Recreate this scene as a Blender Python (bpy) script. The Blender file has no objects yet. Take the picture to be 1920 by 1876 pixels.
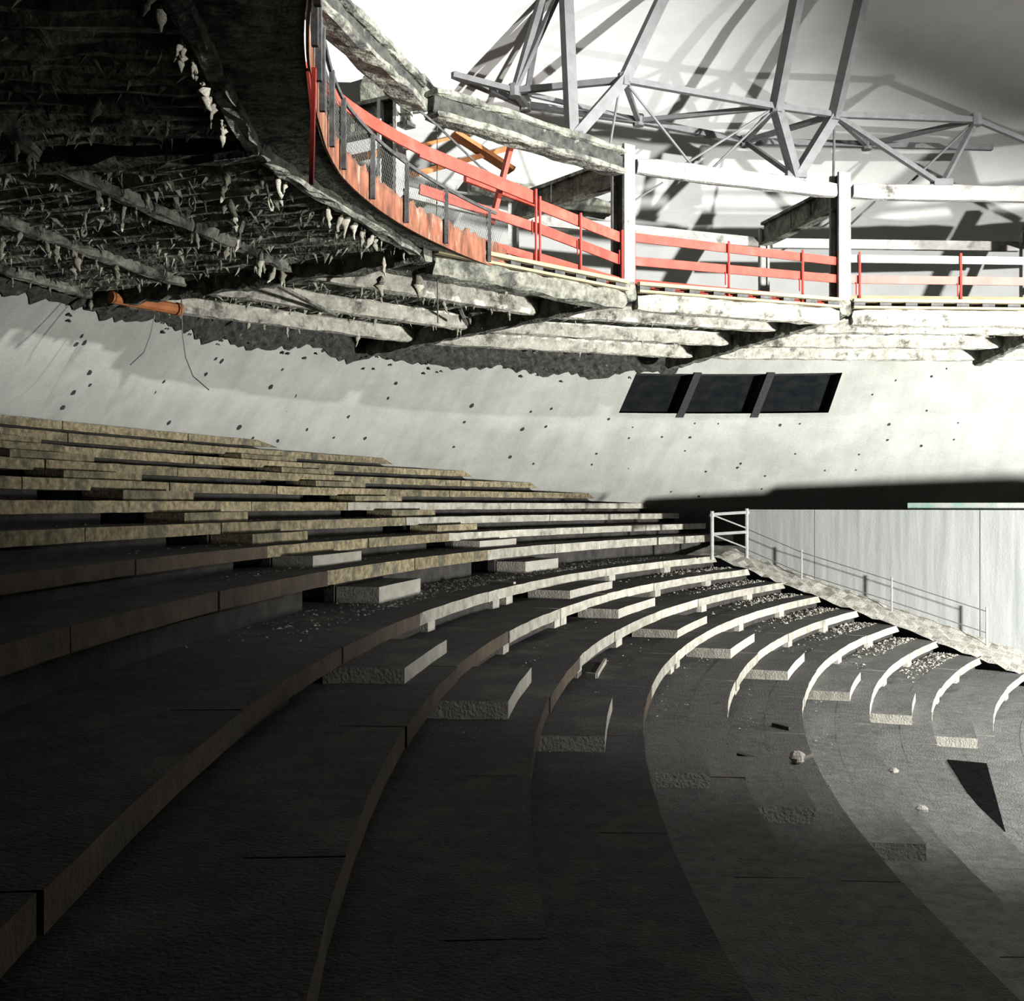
import bpy, math, random
import numpy as np
from mathutils import Vector, Matrix
random.seed(7)
rng = np.random.default_rng(7)
scene = bpy.context.scene
COL = scene.collection
R2D = math.degrees
ZO = 5.0                      # eye height above the lowest floor of the hall
FPX, VH = 2100.0, 946.8       # focal length and horizon row, in pixels of the 1920 x 1876 frame

# ------------------------------------------------------------------ camera
cam_d = bpy.data.cameras.new('camera')
cam_d.sensor_width = 36.0
cam_d.sensor_fit = 'HORIZONTAL'
cam_d.lens = FPX / 1920 * 36.0
cam_d.shift_y = (VH - 938) / 1920
cam_d.clip_start = 0.05
cam_d.clip_end = 200
cam = bpy.data.objects.new('camera', cam_d)
cam.location = (0, 0, ZO)
cam.rotation_euler = (math.radians(90), 0, 0)
COL.objects.link(cam)
scene.camera = cam

# ------------------------------------------------------------------ world, exposure
w = bpy.data.worlds.new('world')
scene.world = w
w.use_nodes = True
w.node_tree.nodes['Background'].inputs[0].default_value = (0.55, 0.62, 0.75, 1)
w.node_tree.nodes['Background'].inputs[1].default_value = 0.006
scene.view_settings.view_transform = 'Standard'
scene.view_settings.look = 'None'
scene.view_settings.gamma = 1
scene.view_settings.use_curve_mapping = False
scene.view_settings.exposure = 0.12

# ------------------------------------------------------------------ the two floodlights on the work mast
LAMP_LOW = Vector((15.0, 8.5, ZO - 1.5))
LAMP_HIGH = Vector((10.0, 4.6, ZO + 3.9))
def flood(name, loc, direction, size, power, color):
    d = bpy.data.lights.new(name, 'AREA')
    d.shape = 'DISK'; d.size = size; d.energy = power; d.color = color
    o = bpy.data.objects.new(name, d)
    o.location = loc
    o.rotation_euler = Vector(direction).to_track_quat('-Z', 'Y').to_euler()
    COL.objects.link(o)
    return o
DIR_LOW = Vector((0.07, 1.0, 0.18)).normalized()
DIR_HIGH = Vector((-0.50, 1.0, 0.05)).normalized()
flood('flood_beam_low', LAMP_LOW + DIR_LOW * 0.02, DIR_LOW, 1.0, 18500, (1.0, 0.985, 0.94))
sd = bpy.data.lights.new('flood_beam_high', 'SPOT')
sd.energy = 46000; sd.color = (1.0, 0.995, 0.97); sd.shadow_soft_size = 0.14
sd.spot_size = math.radians(112); sd.spot_blend = 0.35
so = bpy.data.objects.new('flood_beam_high', sd)
so.location = LAMP_HIGH + DIR_HIGH * 0.12
so.rotation_euler = DIR_HIGH.to_track_quat('-Z', 'Y').to_euler()
COL.objects.link(so)

# ------------------------------------------------------------------ helpers
class MB:
    def __init__(self): self.v = []; self.f = []
    def quad(self, a, b, c, d):
        n = len(self.v); self.v += [tuple(a), tuple(b), tuple(c), tuple(d)]; self.f.append((n, n+1, n+2, n+3)); return self
    def hexa(self, lo, hi):      # two rings of equal length, closed prism
        n = len(self.v); k = len(lo)
        self.v += [tuple(p) for p in lo] + [tuple(p) for p in hi]
        self.f.append(tuple(range(n+k-1, n-1, -1))); self.f.append(tuple(range(n+k, n+2*k)))
        for i in range(k):
            j = (i+1) % k; self.f.append((n+i, n+j, n+k+j, n+k+i))
        return self
    def box(self, c, s):
        x, y, z = c; a, b, h = s[0]/2, s[1]/2, s[2]/2
        lo = [(x-a, y-b, z-h), (x+a, y-b, z-h), (x+a, y+b, z-h), (x-a, y+b, z-h)]
        return self.hexa(lo, [(p[0], p[1], z+h) for p in lo])
    def frame(self, p0, p1, up=(0, 0, 1)):
        p0 = Vector(p0); p1 = Vector(p1); d = (p1-p0).normalized(); u = Vector(up)
        s = d.cross(u)
        if s.length < 1e-4: s = d.cross(Vector((1, 0, 0)))
        s.normalize(); return p0, p1, d, s, s.cross(d).normalized()
    def beam(self, p0, p1, w, h, up=(0, 0, 1), zoff=0.0, soff=0.0):
        p0, p1, d, s, u = self.frame(p0, p1, up)
        q = [s*(a*w/2+soff) + u*(b*h/2+zoff) for a, b in ((-1, -1), (1, -1), (1, 1), (-1, 1))]
        return self.hexa([p0+o for o in q], [p1+o for o in q])
    def ibeam(self, p0, p1, w, h, t=0.05, up=(0, 0, 1)):
        self.beam(p0, p1, w, t, up, zoff=h/2-t/2); self.beam(p0, p1, w, t, up, zoff=-h/2+t/2)
        return self.beam(p0, p1, t, h-2*t, up)
    def tube(self, pts, r, n=6):
        pts = [Vector(p) for p in pts]; rings = []
        for i, p in enumerate(pts):
            d = (pts[min(i+1, len(pts)-1)]-pts[max(i-1, 0)]).normalized()
            s = d.cross(Vector((0, 0, 1)))
            if s.length < 1e-3: s = d.cross(Vector((1, 0, 0)))
            s.normalize(); u = s.cross(d)
            rr = r[i] if isinstance(r, (list, tuple)) else r
            rings.append([p+(s*math.cos(a)+u*math.sin(a))*rr for a in [2*math.pi*k/n for k in range(n)]])
        b = len(self.v)
        for q in rings: self.v += [tuple(x) for x in q]
        for i in range(len(rings)-1):
            for k in range(n):
                a = b+i*n+k; c = b+i*n+(k+1) % n; self.f.append((a, c, c+n, a+n))
        self.f.append(tuple(b+k for k in range(n-1, -1, -1))); m = b+(len(rings)-1)*n
        self.f.append(tuple(m+k for k in range(n)))
        return self
    def rough_beam(self, p0, p1, w, h, amp, seg=0.22, up=(0, 0, 1), seed=0):
        """beam with a knobbly sprayed coat: rounded section, jittered ring by ring"""
        p0, p1, d, s, u = self.frame(p0, p1, up); L = (p1-p0).length; n = max(3, int(L/seg))
        rd = random.Random(seed); prof = [(-1, -.6), (-.72, -1), (0, -1.04), (.72, -1), (1, -.6), (1, .2), (.95, .85), (.7, 1), (-.7, 1), (-.95, .85), (-1, .2)]
        k = len(prof); b = len(self.v)
        for i in range(n+1):
            c = p0.lerp(p1, i/n); e = 0.82 if i in (0, n) else 1
            for (a, z) in prof:
                self.v.append(tuple(c+s*(a*w/2*e+rd.uniform(-amp, amp))+u*(z*h/2*e+rd.uniform(-amp, amp))+d*rd.uniform(-amp, amp)))
        for i in range(n):
            for j in range(k):
                q = b+i*k+j; r = b+i*k+(j+1) % k; self.f.append((q, r, r+k, q+k))
        self.f.append(tuple(b+j for j in range(k-1, -1, -1))); m = b+n*k; self.f.append(tuple(m+j for j in range(k)))
        return self
    def mesh(self, name, origin=(0, 0, 0), smooth=False):
        me = bpy.data.meshes.new(name); o = origin
        me.from_pydata([(x-o[0], y-o[1], z-o[2]) for x, y, z in self.v], [], self.f); me.validate(); me.update()
        if smooth: me.polygons.foreach_set('use_smooth', [True]*len(me.polygons))
        return me
    def build(self, name, mat, parent=None, origin=None, smooth=False, top=None):
        """one mesh object; vertices are world coordinates, the origin goes to the parent's or the thing's base"""
        if origin is None:
            if parent is not None: origin = (0, 0, 0)
            else:
                a = np.array(self.v); mn, mx = a.min(0), a.max(0); origin = ((mn[0]+mx[0])/2, (mn[1]+mx[1])/2, mn[2])
        off = Vector((0, 0, 0))
        if parent is not None: off = wloc(parent)
        o = bpy.data.objects.new(name, None if False else self.mesh(name, tuple(off) if parent is not None else origin, smooth))
        o.data.materials.append(M[mat])
        if top:      # settled dirt on plank tops; step tops get the same ground colour
            o.data.materials.append(M[top]); zz = [v.co.z for v in o.data.vertices]; zmid = (min(zz)+max(zz))/2
            for p in o.data.polygons:
                if abs(p.normal.z) > 0.8 and p.center.z > zmid: p.material_index = 1
        if parent is not None: o.parent = parent
        else: o.location = origin
        COL.objects.link(o)
        return o
def wloc(o):
    p = Vector(o.location)
    while o.parent is not None: o = o.parent; p = p+Vector(o.location)
    return p
def tag(o, label=None, cat=None, group=None, kind=None):
    if label: o['label'] = label
    if cat: o['category'] = cat
    if group: o['group'] = group
    if kind: o['kind'] = kind
    return o
def thing(name, loc, label, cat, group=None, kind=None):
    o = bpy.data.objects.new(name, None); o.location = loc; o.empty_display_size = 0.2; COL.objects.link(o)
    return tag(o, label, cat, group, kind)
def P(x, y, z): return Vector((x, y, z+ZO))
def px(u, v, Y):     # a point of the hall seen at (u, v), at depth Y
    return P((u-960)/FPX*Y, Y, (VH-v)/FPX*Y)
def pz(u, v, z):     # ... lying at height z
    return px(u, v, z*FPX/(VH-v))
ORD = ['zeroth', 'first', 'second', 'third', 'fourth', 'fifth', 'sixth', 'seventh', 'eighth', 'ninth', 'tenth', 'eleventh', 'twelfth']

# ------------------------------------------------------------------ materials
M = {}
def mat(name, c1, c2, scale=3.0, rough=0.9, bump=0.3, bscale=30.0, c3=None, s3=0.8, t3=(0.55, 0.7), stretch=(1, 1, 1), metallic=0.0, rnd=0.0, detail=6.0, spec=0.3):
    m = bpy.data.materials.new(name); m.use_nodes = True; M[name] = m
    nt = m.node_tree; N = nt.nodes; L = nt.links; b = N['Principled BSDF']
    b.inputs['Roughness'].default_value = rough; b.inputs['Metallic'].default_value = metallic
    b.inputs['Specular IOR Level'].default_value = spec
    tc = N.new('ShaderNodeTexCoord'); mp = N.new('ShaderNodeMapping'); mp.inputs['Scale'].default_value = stretch
    L.new(tc.outputs['Object'], mp.inputs['Vector'])
    n1 = N.new('ShaderNodeTexNoise'); n1.inputs['Scale'].default_value = scale; n1.inputs['Detail'].default_value = detail; n1.inputs['Roughness'].default_value = 0.65
    L.new(mp.outputs[0], n1.inputs['Vector'])
    r = N.new('ShaderNodeValToRGB'); r.color_ramp.elements[0].position = 0.33; r.color_ramp.elements[1].position = 0.68
    r.color_ramp.elements[0].color = (*c1, 1); r.color_ramp.elements[1].color = (*c2, 1)
    L.new(n1.outputs[0], r.inputs[0]); out = r.outputs[0]
    if c3:
        n3 = N.new('ShaderNodeTexNoise'); n3.inputs['Scale'].default_value = s3; n3.inputs['Detail'].default_value = 8; n3.inputs['Roughness'].default_value = 0.7
        L.new(mp.outputs[0], n3.inputs['Vector'])
        mr = N.new('ShaderNodeMapRange'); mr.inputs[1].default_value = t3[0]; mr.inputs[2].default_value = t3[1]
        L.new(n3.outputs[0], mr.inputs[0])
        mx = N.new('ShaderNodeMix'); mx.data_type = 'RGBA'; L.new(mr.outputs[0], mx.inputs['Factor']); L.new(out, mx.inputs['A']); mx.inputs['B'].default_value = (*c3, 1)
        out = mx.outputs['Result']
    if rnd:
        oi = N.new('ShaderNodeObjectInfo'); mr = N.new('ShaderNodeMapRange'); mr.inputs[3].default_value = 1-rnd; mr.inputs[4].default_value = 1+rnd*0.5
        L.new(oi.outputs['Random'], mr.inputs[0]); hs = N.new('ShaderNodeHueSaturation'); L.new(mr.outputs[0], hs.inputs['Value']); L.new(out, hs.inputs['Color']); out = hs.outputs[0]
    L.new(out, b.inputs['Base Color'])
    if bump:
        nb = N.new('ShaderNodeTexNoise'); nb.inputs['Scale'].default_value = bscale; nb.inputs['Detail'].default_value = 4
        L.new(tc.outputs['Object'], nb.inputs['Vector'])
        bp = N.new('ShaderNodeBump'); bp.inputs['Strength'].default_value = bump; bp.inputs['Distance'].default_value = 0.03
        L.new(nb.outputs[0], bp.inputs['Height']); L.new(bp.outputs[0], b.inputs['Normal'])
    return m
mat('dome', (0.40, 0.404, 0.40), (0.47, 0.47, 0.457), 1.2, 0.85, 0.1, 12)
mat('shell', (0.24, 0.247, 0.228), (0.31, 0.313, 0.294), 0.9, 0.9, 0.25, 22, c3=(0.215, 0.225, 0.203), s3=0.55, t3=(0.5, 0.75))
# faint vertical casting streaks on the shell, fanned around its axis
nt = M['shell'].node_tree; N = nt.nodes; L = nt.links; b_ = N['Principled BSDF']
src = b_.inputs['Base Color'].links[0].from_socket
tc = N.new('ShaderNodeTexCoord'); sx = N.new('ShaderNodeSeparateXYZ'); L.new(tc.outputs['Object'], sx.inputs[0])
at = N.new('ShaderNodeMath'); at.operation = 'ARCTAN2'; L.new(sx.outputs[1], at.inputs[0]); L.new(sx.outputs[0], at.inputs[1])
mu = N.new('ShaderNodeMath'); mu.operation = 'MULTIPLY'; mu.inputs[1].default_value = 26.0; L.new(at.outputs[0], mu.inputs[0])
mz = N.new('ShaderNodeMath'); mz.operation = 'MULTIPLY'; mz.inputs[1].default_value = 0.35; L.new(sx.outputs[2], mz.inputs[0])
cb = N.new('ShaderNodeCombineXYZ'); L.new(mu.outputs[0], cb.inputs[0]); L.new(mz.outputs[0], cb.inputs[1])
nz = N.new('ShaderNodeTexNoise'); nz.inputs['Scale'].default_value = 1.6; nz.inputs['Detail'].default_value = 7; nz.inputs['Roughness'].default_value = 0.7; L.new(cb.outputs[0], nz.inputs['Vector'])
mr = N.new('ShaderNodeMapRange'); mr.inputs[1].default_value = 0.35; mr.inputs[2].default_value = 0.7; mr.inputs[3].default_value = 0.88; mr.inputs[4].default_value = 1.07; L.new(nz.outputs[0], mr.inputs[0])
hs = N.new('ShaderNodeHueSaturation'); L.new(src, hs.inputs['Color']); L.new(mr.outputs[0], hs.inputs['Value']); L.new(hs.outputs[0], b_.inputs['Base Color'])
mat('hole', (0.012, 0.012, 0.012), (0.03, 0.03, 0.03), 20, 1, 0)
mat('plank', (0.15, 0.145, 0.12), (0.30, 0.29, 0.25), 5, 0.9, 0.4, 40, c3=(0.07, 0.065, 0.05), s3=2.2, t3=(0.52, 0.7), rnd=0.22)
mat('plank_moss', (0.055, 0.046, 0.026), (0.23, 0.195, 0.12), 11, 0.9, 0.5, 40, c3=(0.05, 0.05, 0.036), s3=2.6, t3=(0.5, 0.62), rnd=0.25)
mat('plank_brown_shaded', (0.024, 0.018, 0.013), (0.062, 0.045, 0.030), 5, 0.9, 0.4, 40, c3=(0.03, 0.026, 0.02), s3=2.0, t3=(0.5, 0.68), rnd=0.25)  # brown near planks, with the shade of the near side put into the colour
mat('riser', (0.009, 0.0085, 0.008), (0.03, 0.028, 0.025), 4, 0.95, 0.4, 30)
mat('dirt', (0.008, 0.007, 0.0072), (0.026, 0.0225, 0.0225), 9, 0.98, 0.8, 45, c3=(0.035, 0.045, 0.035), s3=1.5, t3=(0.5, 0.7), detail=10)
mat('dust_part_lit', (0.032, 0.031, 0.030), (0.07, 0.067, 0.064), 9, 0.98, 0.7, 45, c3=(0.04, 0.045, 0.038), s3=1.1, t3=(0.48, 0.7), detail=10)
mat('dust_lit', (0.07, 0.071, 0.068), (0.135, 0.135, 0.13), 9, 0.98, 0.6, 45, c3=(0.062, 0.068, 0.06), s3=0.9, t3=(0.48, 0.7), detail=10)
mat('gravel', (0.05, 0.05, 0.05), (0.24, 0.235, 0.225), 8, 0.95, 0.3, 30)
mat('step', (0.17, 0.16, 0.135), (0.28, 0.27, 0.24), 5, 0.9, 0.4, 40, c3=(0.085, 0.075, 0.065), s3=2.5, t3=(0.55, 0.75), rnd=0.2)
mat('boardmarked', (0.12, 0.128, 0.126), (0.17, 0.178, 0.173), 1.4, 0.9, 0.25, 30, c3=(0.10, 0.108, 0.106), s3=1.0, t3=(0.5, 0.75), stretch=(5, 5, 0.35))
mat('ramp', (0.18, 0.17, 0.145), (0.31, 0.305, 0.28), 6, 0.95, 0.7, 30, c3=(0.12, 0.10, 0.06), s3=2.2, t3=(0.55, 0.7))
mat('teal', (0.15, 0.158, 0.145), (0.20, 0.205, 0.19), 1.4, 0.9, 0.25, 30, c3=(0.07, 0.15, 0.125), s3=1.6, t3=(0.45, 0.62))
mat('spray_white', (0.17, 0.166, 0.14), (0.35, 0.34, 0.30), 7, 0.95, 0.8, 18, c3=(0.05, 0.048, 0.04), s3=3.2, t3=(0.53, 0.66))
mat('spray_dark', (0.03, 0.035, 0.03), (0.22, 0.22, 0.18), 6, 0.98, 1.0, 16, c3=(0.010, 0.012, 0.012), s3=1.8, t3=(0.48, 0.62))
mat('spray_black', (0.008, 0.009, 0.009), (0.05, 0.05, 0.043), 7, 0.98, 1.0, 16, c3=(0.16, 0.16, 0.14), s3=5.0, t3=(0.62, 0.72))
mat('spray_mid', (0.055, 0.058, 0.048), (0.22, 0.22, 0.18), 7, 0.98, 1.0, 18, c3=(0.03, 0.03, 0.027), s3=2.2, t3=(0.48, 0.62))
mat('deck', (0.06, 0.072, 0.062), (0.42, 0.45, 0.36), 5, 0.98, 1.0, 14, c3=(0.02, 0.024, 0.022), s3=1.4, t3=(0.48, 0.66))
mat('drip', (0.24, 0.22, 0.165), (0.6, 0.58, 0.49), 16, 0.95, 0.8, 40, rnd=0.4)
mat('column', (0.16, 0.156, 0.142), (0.26, 0.255, 0.242), 5, 0.9, 0.5, 25, c3=(0.05, 0.047, 0.042), s3=2.2, t3=(0.56, 0.68))
mat('steel', (0.065, 0.067, 0.068), (0.095, 0.098, 0.099), 6, 0.6, 0.1, 30)
mat('steel_dark', (0.02, 0.021, 0.022), (0.06, 0.06, 0.06), 8, 0.6, 0.2, 30)
mat('red', (0.22, 0.024, 0.014), (0.30, 0.042, 0.026), 5, 0.7, 0.2, 30, c3=(0.27, 0.075, 0.055), s3=1.2, t3=(0.5, 0.7), rnd=0.15)
mat('red_post', (0.22, 0.016, 0.012), (0.30, 0.03, 0.02), 5, 0.6, 0.1, 30)
mat('faded_pink', (0.20, 0.062, 0.050), (0.235, 0.09, 0.075), 3, 0.7, 0.1, 30)
mat('white_paint', (0.30, 0.30, 0.295), (0.34, 0.34, 0.335), 3, 0.7, 0.1, 30)
mat('timber', (0.19, 0.155, 0.085), (0.27, 0.235, 0.145), 4, 0.8, 0.2, 30, stretch=(1, 1, 6))
mat('orange', (0.21, 0.07, 0.024), (0.32, 0.125, 0.042), 4, 0.8, 0.3, 30)
mat('rust', (0.045, 0.018, 0.011), (0.22, 0.082, 0.045), 7.0, 0.9, 0.5, 30, c3=(0.27, 0.21, 0.15), s3=5.0, t3=(0.56, 0.7), stretch=(1, 1, 0.3))
mat('wire', (0.04, 0.045, 0.04), (0.08, 0.08, 0.07), 10, 0.7, 0)
mat('galv', (0.13, 0.133, 0.13), (0.19, 0.193, 0.19), 8, 0.5, 0.1, 30)
mat('pane', (0.004, 0.005, 0.006), (0.010, 0.011, 0.012), 3, 0.35, 0.05, 6, spec=0.2)
mat('black', (0.004, 0.004, 0.005), (0.008, 0.008, 0.008), 8, 1.0, 0.2, 20, spec=0.0)
m = mat('lens', (1, 1, 1), (1, 1, 1), 1, 0.5, 0)
m.node_tree.nodes['Principled BSDF'].inputs['Emission Color'].default_value = (1, 0.98, 0.93, 1)
m.node_tree.nodes['Principled BSDF'].inputs['Emission Strength'].default_value = 6

# ------------------------------------------------------------------ the dome shell: leaning wall and cap, around the hall's axis
CX, CY, H = 7.7, 8.46, 3.03
TAB = [(0, 16.5), (60, 16.5), (86, 16.6), (100, 17.5), (115, 18.0), (125, 18.0), (135, 17.45), (145, 16.75), (152, 16.3), (175, 16.2), (360, 16.5)]
def r_top(phi):
    s = 0
    for d in (-6, -3, 0, 3, 6): s += np.interp((phi+d) % 360, [a for a, _ in TAB], [b for _, b in TAB])
    return s/5
def lean(phi): return float(np.interp(phi % 360, [0, 112, 132, 360], [1.32, 1.32, 1.15, 1.2]))
def r_shell(phi, z): return r_top(phi)+lean(phi)*(H-z)
def shell(phi, z, off=0.0):
    r = r_shell(phi, z)+off; a = math.radians(phi); return P(CX+r*math.cos(a), CY+r*math.sin(a), z)
def shell_hit(u, v):
    lo, hi = 8.0, 45.0
    for _ in range(50):
        t = (lo+hi)/2; x, y, z = (u-960)/FPX*t, t, (VH-v)/FPX*t
        phi = R2D(math.atan2(y-CY, x-CX)) % 360
        if math.hypot(x-CX, y-CY) > r_shell(phi, z): hi = t
        else: lo = t
    return phi, z
WIN = []
for (a, b, c, d) in ((1157, 1196, 1268, 1303), (1283, 1316, 1406, 1441), (1421, 1455, 1549, 1583)):
    p0 = (shell_hit(a, 772)[0]+shell_hit(b, 701)[0])/2; p1 = (shell_hit(c, 773)[0]+shell_hit(d, 701)[0])/2
    WIN.append((p1, p0))
WZ0 = shell_hit(1370, 775)[1]; WZ1 = shell_hit(1370, 701)[1]
phis = sorted(set([round(x, 4) for x in np.arange(0, 360, 2.0)] + [x for q in WIN for x in q]))
phis = [x for i, x in enumerate(phis) if i == 0 or x-phis[i-1] > 0.02]
zs = sorted([-5.0, -3.5, -2.5, -1.8, -1.2, -0.7, -0.3, 0.0, 0.3, 0.6, 0.9, 1.2, 1.5, 1.8, 2.4, 2.7, H, H+0.5, WZ0, WZ1])
mb = MB(); n = len(phis)
for z in zs:
    for p in phis: mb.v.append(tuple(shell(p, z)))
for i in range(len(zs)-1):
    for j in range(n):
        k = (j+1) % n; pm = (phis[j]+(phis[k] if k else 360))/2; zm = (zs[i]+zs[i+1])/2
        if WZ0 < zm < WZ1 and any(a < pm < b for a, b in WIN): continue
        mb.f.append((i*n+j, i*n+k, (i+1)*n+k, (i+1)*n+j))
wall = mb.build('wall_back', 'shell', origin=(CX, CY, 0))
tag(wall, 'pale leaning concrete shell wall dotted with dark tie holes, curving around the hall', 'wall', kind='structure')
# dome cap above the gallery
PROF = [(1.0, H+0.0), (0.93, 4.0), (0.86, 4.95), (0.78, 5.75), (0.68, 6.55), (0.55, 7.35), (0.40, 8.0), (0.22, 8.5), (0.05, 8.7)]
mb = MB(); ph = list(np.arange(0, 360, 3.0)); n = len(ph)
for s, z in PROF:
    for p in ph:
        r = r_top(p)*s + (0.12 if s == 1.0 else 0)
        mb.v.append((CX+r*math.cos(math.radians(p)), CY+r*math.sin(math.radians(p)), z+ZO))
for i in range(len(PROF)-1):
    for j in range(n): mb.f.append((i*n+j, i*n+(j+1) % n, (i+1)*n+(j+1) % n, (i+1)*n+j))
mb.f.append(tuple((len(PROF)-1)*n+j for j in range(n)))
tag(mb.build('dome', 'dome', origin=(CX, CY, ZO+H), smooth=True), 'smooth white dome shell rising behind the steel trusses', 'dome', kind='structure')
# windows: three dark openings in one strip
for wi, (a, b) in enumerate(WIN):
    t = thing('window_%d' % (wi+1), shell((a+b)/2, WZ0), ('right-hand', 'middle', 'left-hand')[2-wi] + ' dark opening of the three in the shell wall', 'window', kind='structure')
    mb = MB(); N_ = 5; ps = [a+(b-a)*i/N_ for i in range(N_+1)]
    fr = [shell(p, WZ0) for p in ps]+[shell(p, WZ1) for p in reversed(ps)]
    bk = [shell(p, WZ0, 0.55) for p in ps]+[shell(p, WZ1, 0.55) for p in reversed(ps)]
    for i in range(len(fr)):
        j = (i+1) % len(fr); mb.quad(fr[i], fr[j], bk[j], bk[i])
    mb.build('reveal', 'riser', t)
    mb = MB()
    for i in range(N_): mb.quad(shell(ps[i], WZ0, 0.42), shell(ps[i+1], WZ0, 0.42), shell(ps[i+1], WZ1, 0.42), shell(ps[i], WZ1, 0.42))
    mb.build('pane', 'pane', t)
    if wi < 2:       # bar standing proud of the wall between two openings
        c, d = (WIN[wi][0], WIN[wi+1][1]); mb = MB(); e = 0.03
        mid = (c+d)/2; hw = (d-c)/2*1.0
        mb.hexa([shell(mid-hw, WZ0-0.09, -0.03), shell(mid+hw, WZ0-0.09, -0.03), shell(mid+hw, WZ0-0.09, 0.15), shell(mid-hw, WZ0-0.09, 0.15)],
                [shell(mid-hw, WZ1+0.02, -0.06), shell(mid+hw, WZ1+0.02, -0.06), shell(mid+hw, WZ1+0.02, 0.15), shell(mid-hw, WZ1+0.02, 0.15)])
        mb.build('mullion', 'hole', t)
# ragged plaster lip under and left of the windows, and the pale rib at their left
HOLES = [(110+x/2.954, 520+y/2.954) for x, y in ((240,187),(300,197),(395,215),(127,325),(95,370),(142,362),(170,528),(172,597),(80,640),(22,722),(582,577),(530,638),(425,770),(610,803),(800,310),(965,322),(870,450),(903,462),(815,535),(1240,510),(1175,605),(1307,658),(1258,740),(997,833),(1185,842),(1075,890),(1213,905),(1375,842),(1330,382),(1465,405),(1660,695),(1605,772),(1523,887),(1697,890),(1870,900),(1815,460),(1868,587),(1823,670))]
HOLES += [(700+x/3.2, 480+y/3.2) for x, y in ((80,627),(212,625),(583,662),(687,650),(1050,690),(1140,688),(137,763),(88,852),(508,793),(452,890),(590,897),(545,997),(945,932),(1068,915),(893,1040),(1035,1023),(140,1105),(322,1105),(482,1145),(820,1205),(960,1245),(1338,1185),(1310,1250),(1412,977),(1532,1092),(1555,1027),(1730,1085),(1900,1087),(1870,1168))]
HOLES += [(1220+x/3.2, 480+y/3.2) for x, y in ((265,1003),(405,1005),(777,1013),(895,1005),(867,1185),(540,1245),(1420,1103),(1250,1190),(1470,745),(1330,830),(1685,722),(1775,675),(1655,927),(1845,1000),(1625,1138),(1430,1010),(1820,1100))]
HOLES += [(1120+x/2.743, 860+y/2.743) for x, y in ((160,50),(378,170),(522,192),(558,65),(720,45),(845,155),(862,88),(1170,60),(1330,57),(1460,155))]
mb = MB()
for (u, v) in HOLES:
    phi, z = shell_hit(u, v); c = shell(phi, z, -0.004); b0 = len(mb.v)
    tx = (shell(phi+0.2, z)-shell(phi-0.2, z)).normalized(); tz = (shell(phi, z+0.1)-shell(phi, z-0.1)).normalized()
    nn = tx.cross(tz).normalized(); big = 0.6+random.random()*0.55
    if u > 1050: big *= 0.7
    mb.v.append(tuple(c+nn*0.0))
    for k in range(7):
        a = 2*math.pi*k/7; q = c+(tx*math.cos(a)*0.055+tz*math.sin(a)*0.075)*big*random.uniform(0.7, 1.15)
        mb.v.append(tuple(q))
    for k in range(7): mb.f.append((b0, b0+1+k, b0+1+(k+1) % 7))
o = mb.build('tie_hole', 'hole', wall); o['kind'] = 'stuff'

# ------------------------------------------------------------------ seating tiers: arcs around their own centre
SX, SY = 31.8266, 5.9072
def th(k): return (-4.558+.4*(k-1)+(.229 if k >= 9 else 0))*.65
def tr(k): return (42.652+1.231*(k-1)+(.568 if k >= 9 else 0))*.65
def arc(r, a, z): return P(SX+r*math.cos(math.radians(a)), SY+r*math.sin(math.radians(a)), z)
def inside(p, m=0.25):
    phi = R2D(math.atan2(p.y-CY, p.x-CX)) % 360
    return math.hypot(p.x-CX, p.y-CY) < r_shell(phi, p.z-ZO)+m
A_END = lambda k: 144.6 if k <= 8 else 139.5
AISLES = {True: ((171.6, 174.9), (156.8, 160.8)), False: ((165.6, 168.2), (155.5, 158.1))}   # lower / upper stairs: near, far
def prism_arc(mb, r0, r1, a0, a1, z0, z1, seg=1.2, jit=0.0):
    n = max(1, int(math.ceil((a1-a0)/seg))); b = len(mb.v)
    for i in range(n+1):
        a = a0+(a1-a0)*i/n; j = random.uniform(-jit, jit); q = random.uniform(-jit, jit)
        for r, z in ((r0+j, z0+q), (r1, z0), (r1, z1), (r0+j, z1+q)): mb.v.append(tuple(arc(r, a, z)))
    for i in range(n):
        for e in range(4):
            p = b+i*4+e; q = b+i*4+(e+1) % 4; mb.f.append((p, q, q+4, p+4))
    mb.f.append((b+3, b+2, b+1, b)); m_ = b+n*4; mb.f.append((m_, m_+1, m_+2, m_+3))
    return mb
def tier_name(k):
    if k == 8: return 'the wide gravel cross-aisle'
    if k > 8: return ORD[k-8]+' curved tier above the gravel cross-aisle'
    return ORD[8-k]+' curved tier below the gravel cross-aisle'
K0, K1 = -2, 18
def GROUND(k): return 'dust_lit' if k <= 2 else 'dust_part_lit' if k <= 4 else 'dirt'  # ground tone per tier: lamplight on the lower treads is put into the colour
TIERS = {}
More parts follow.
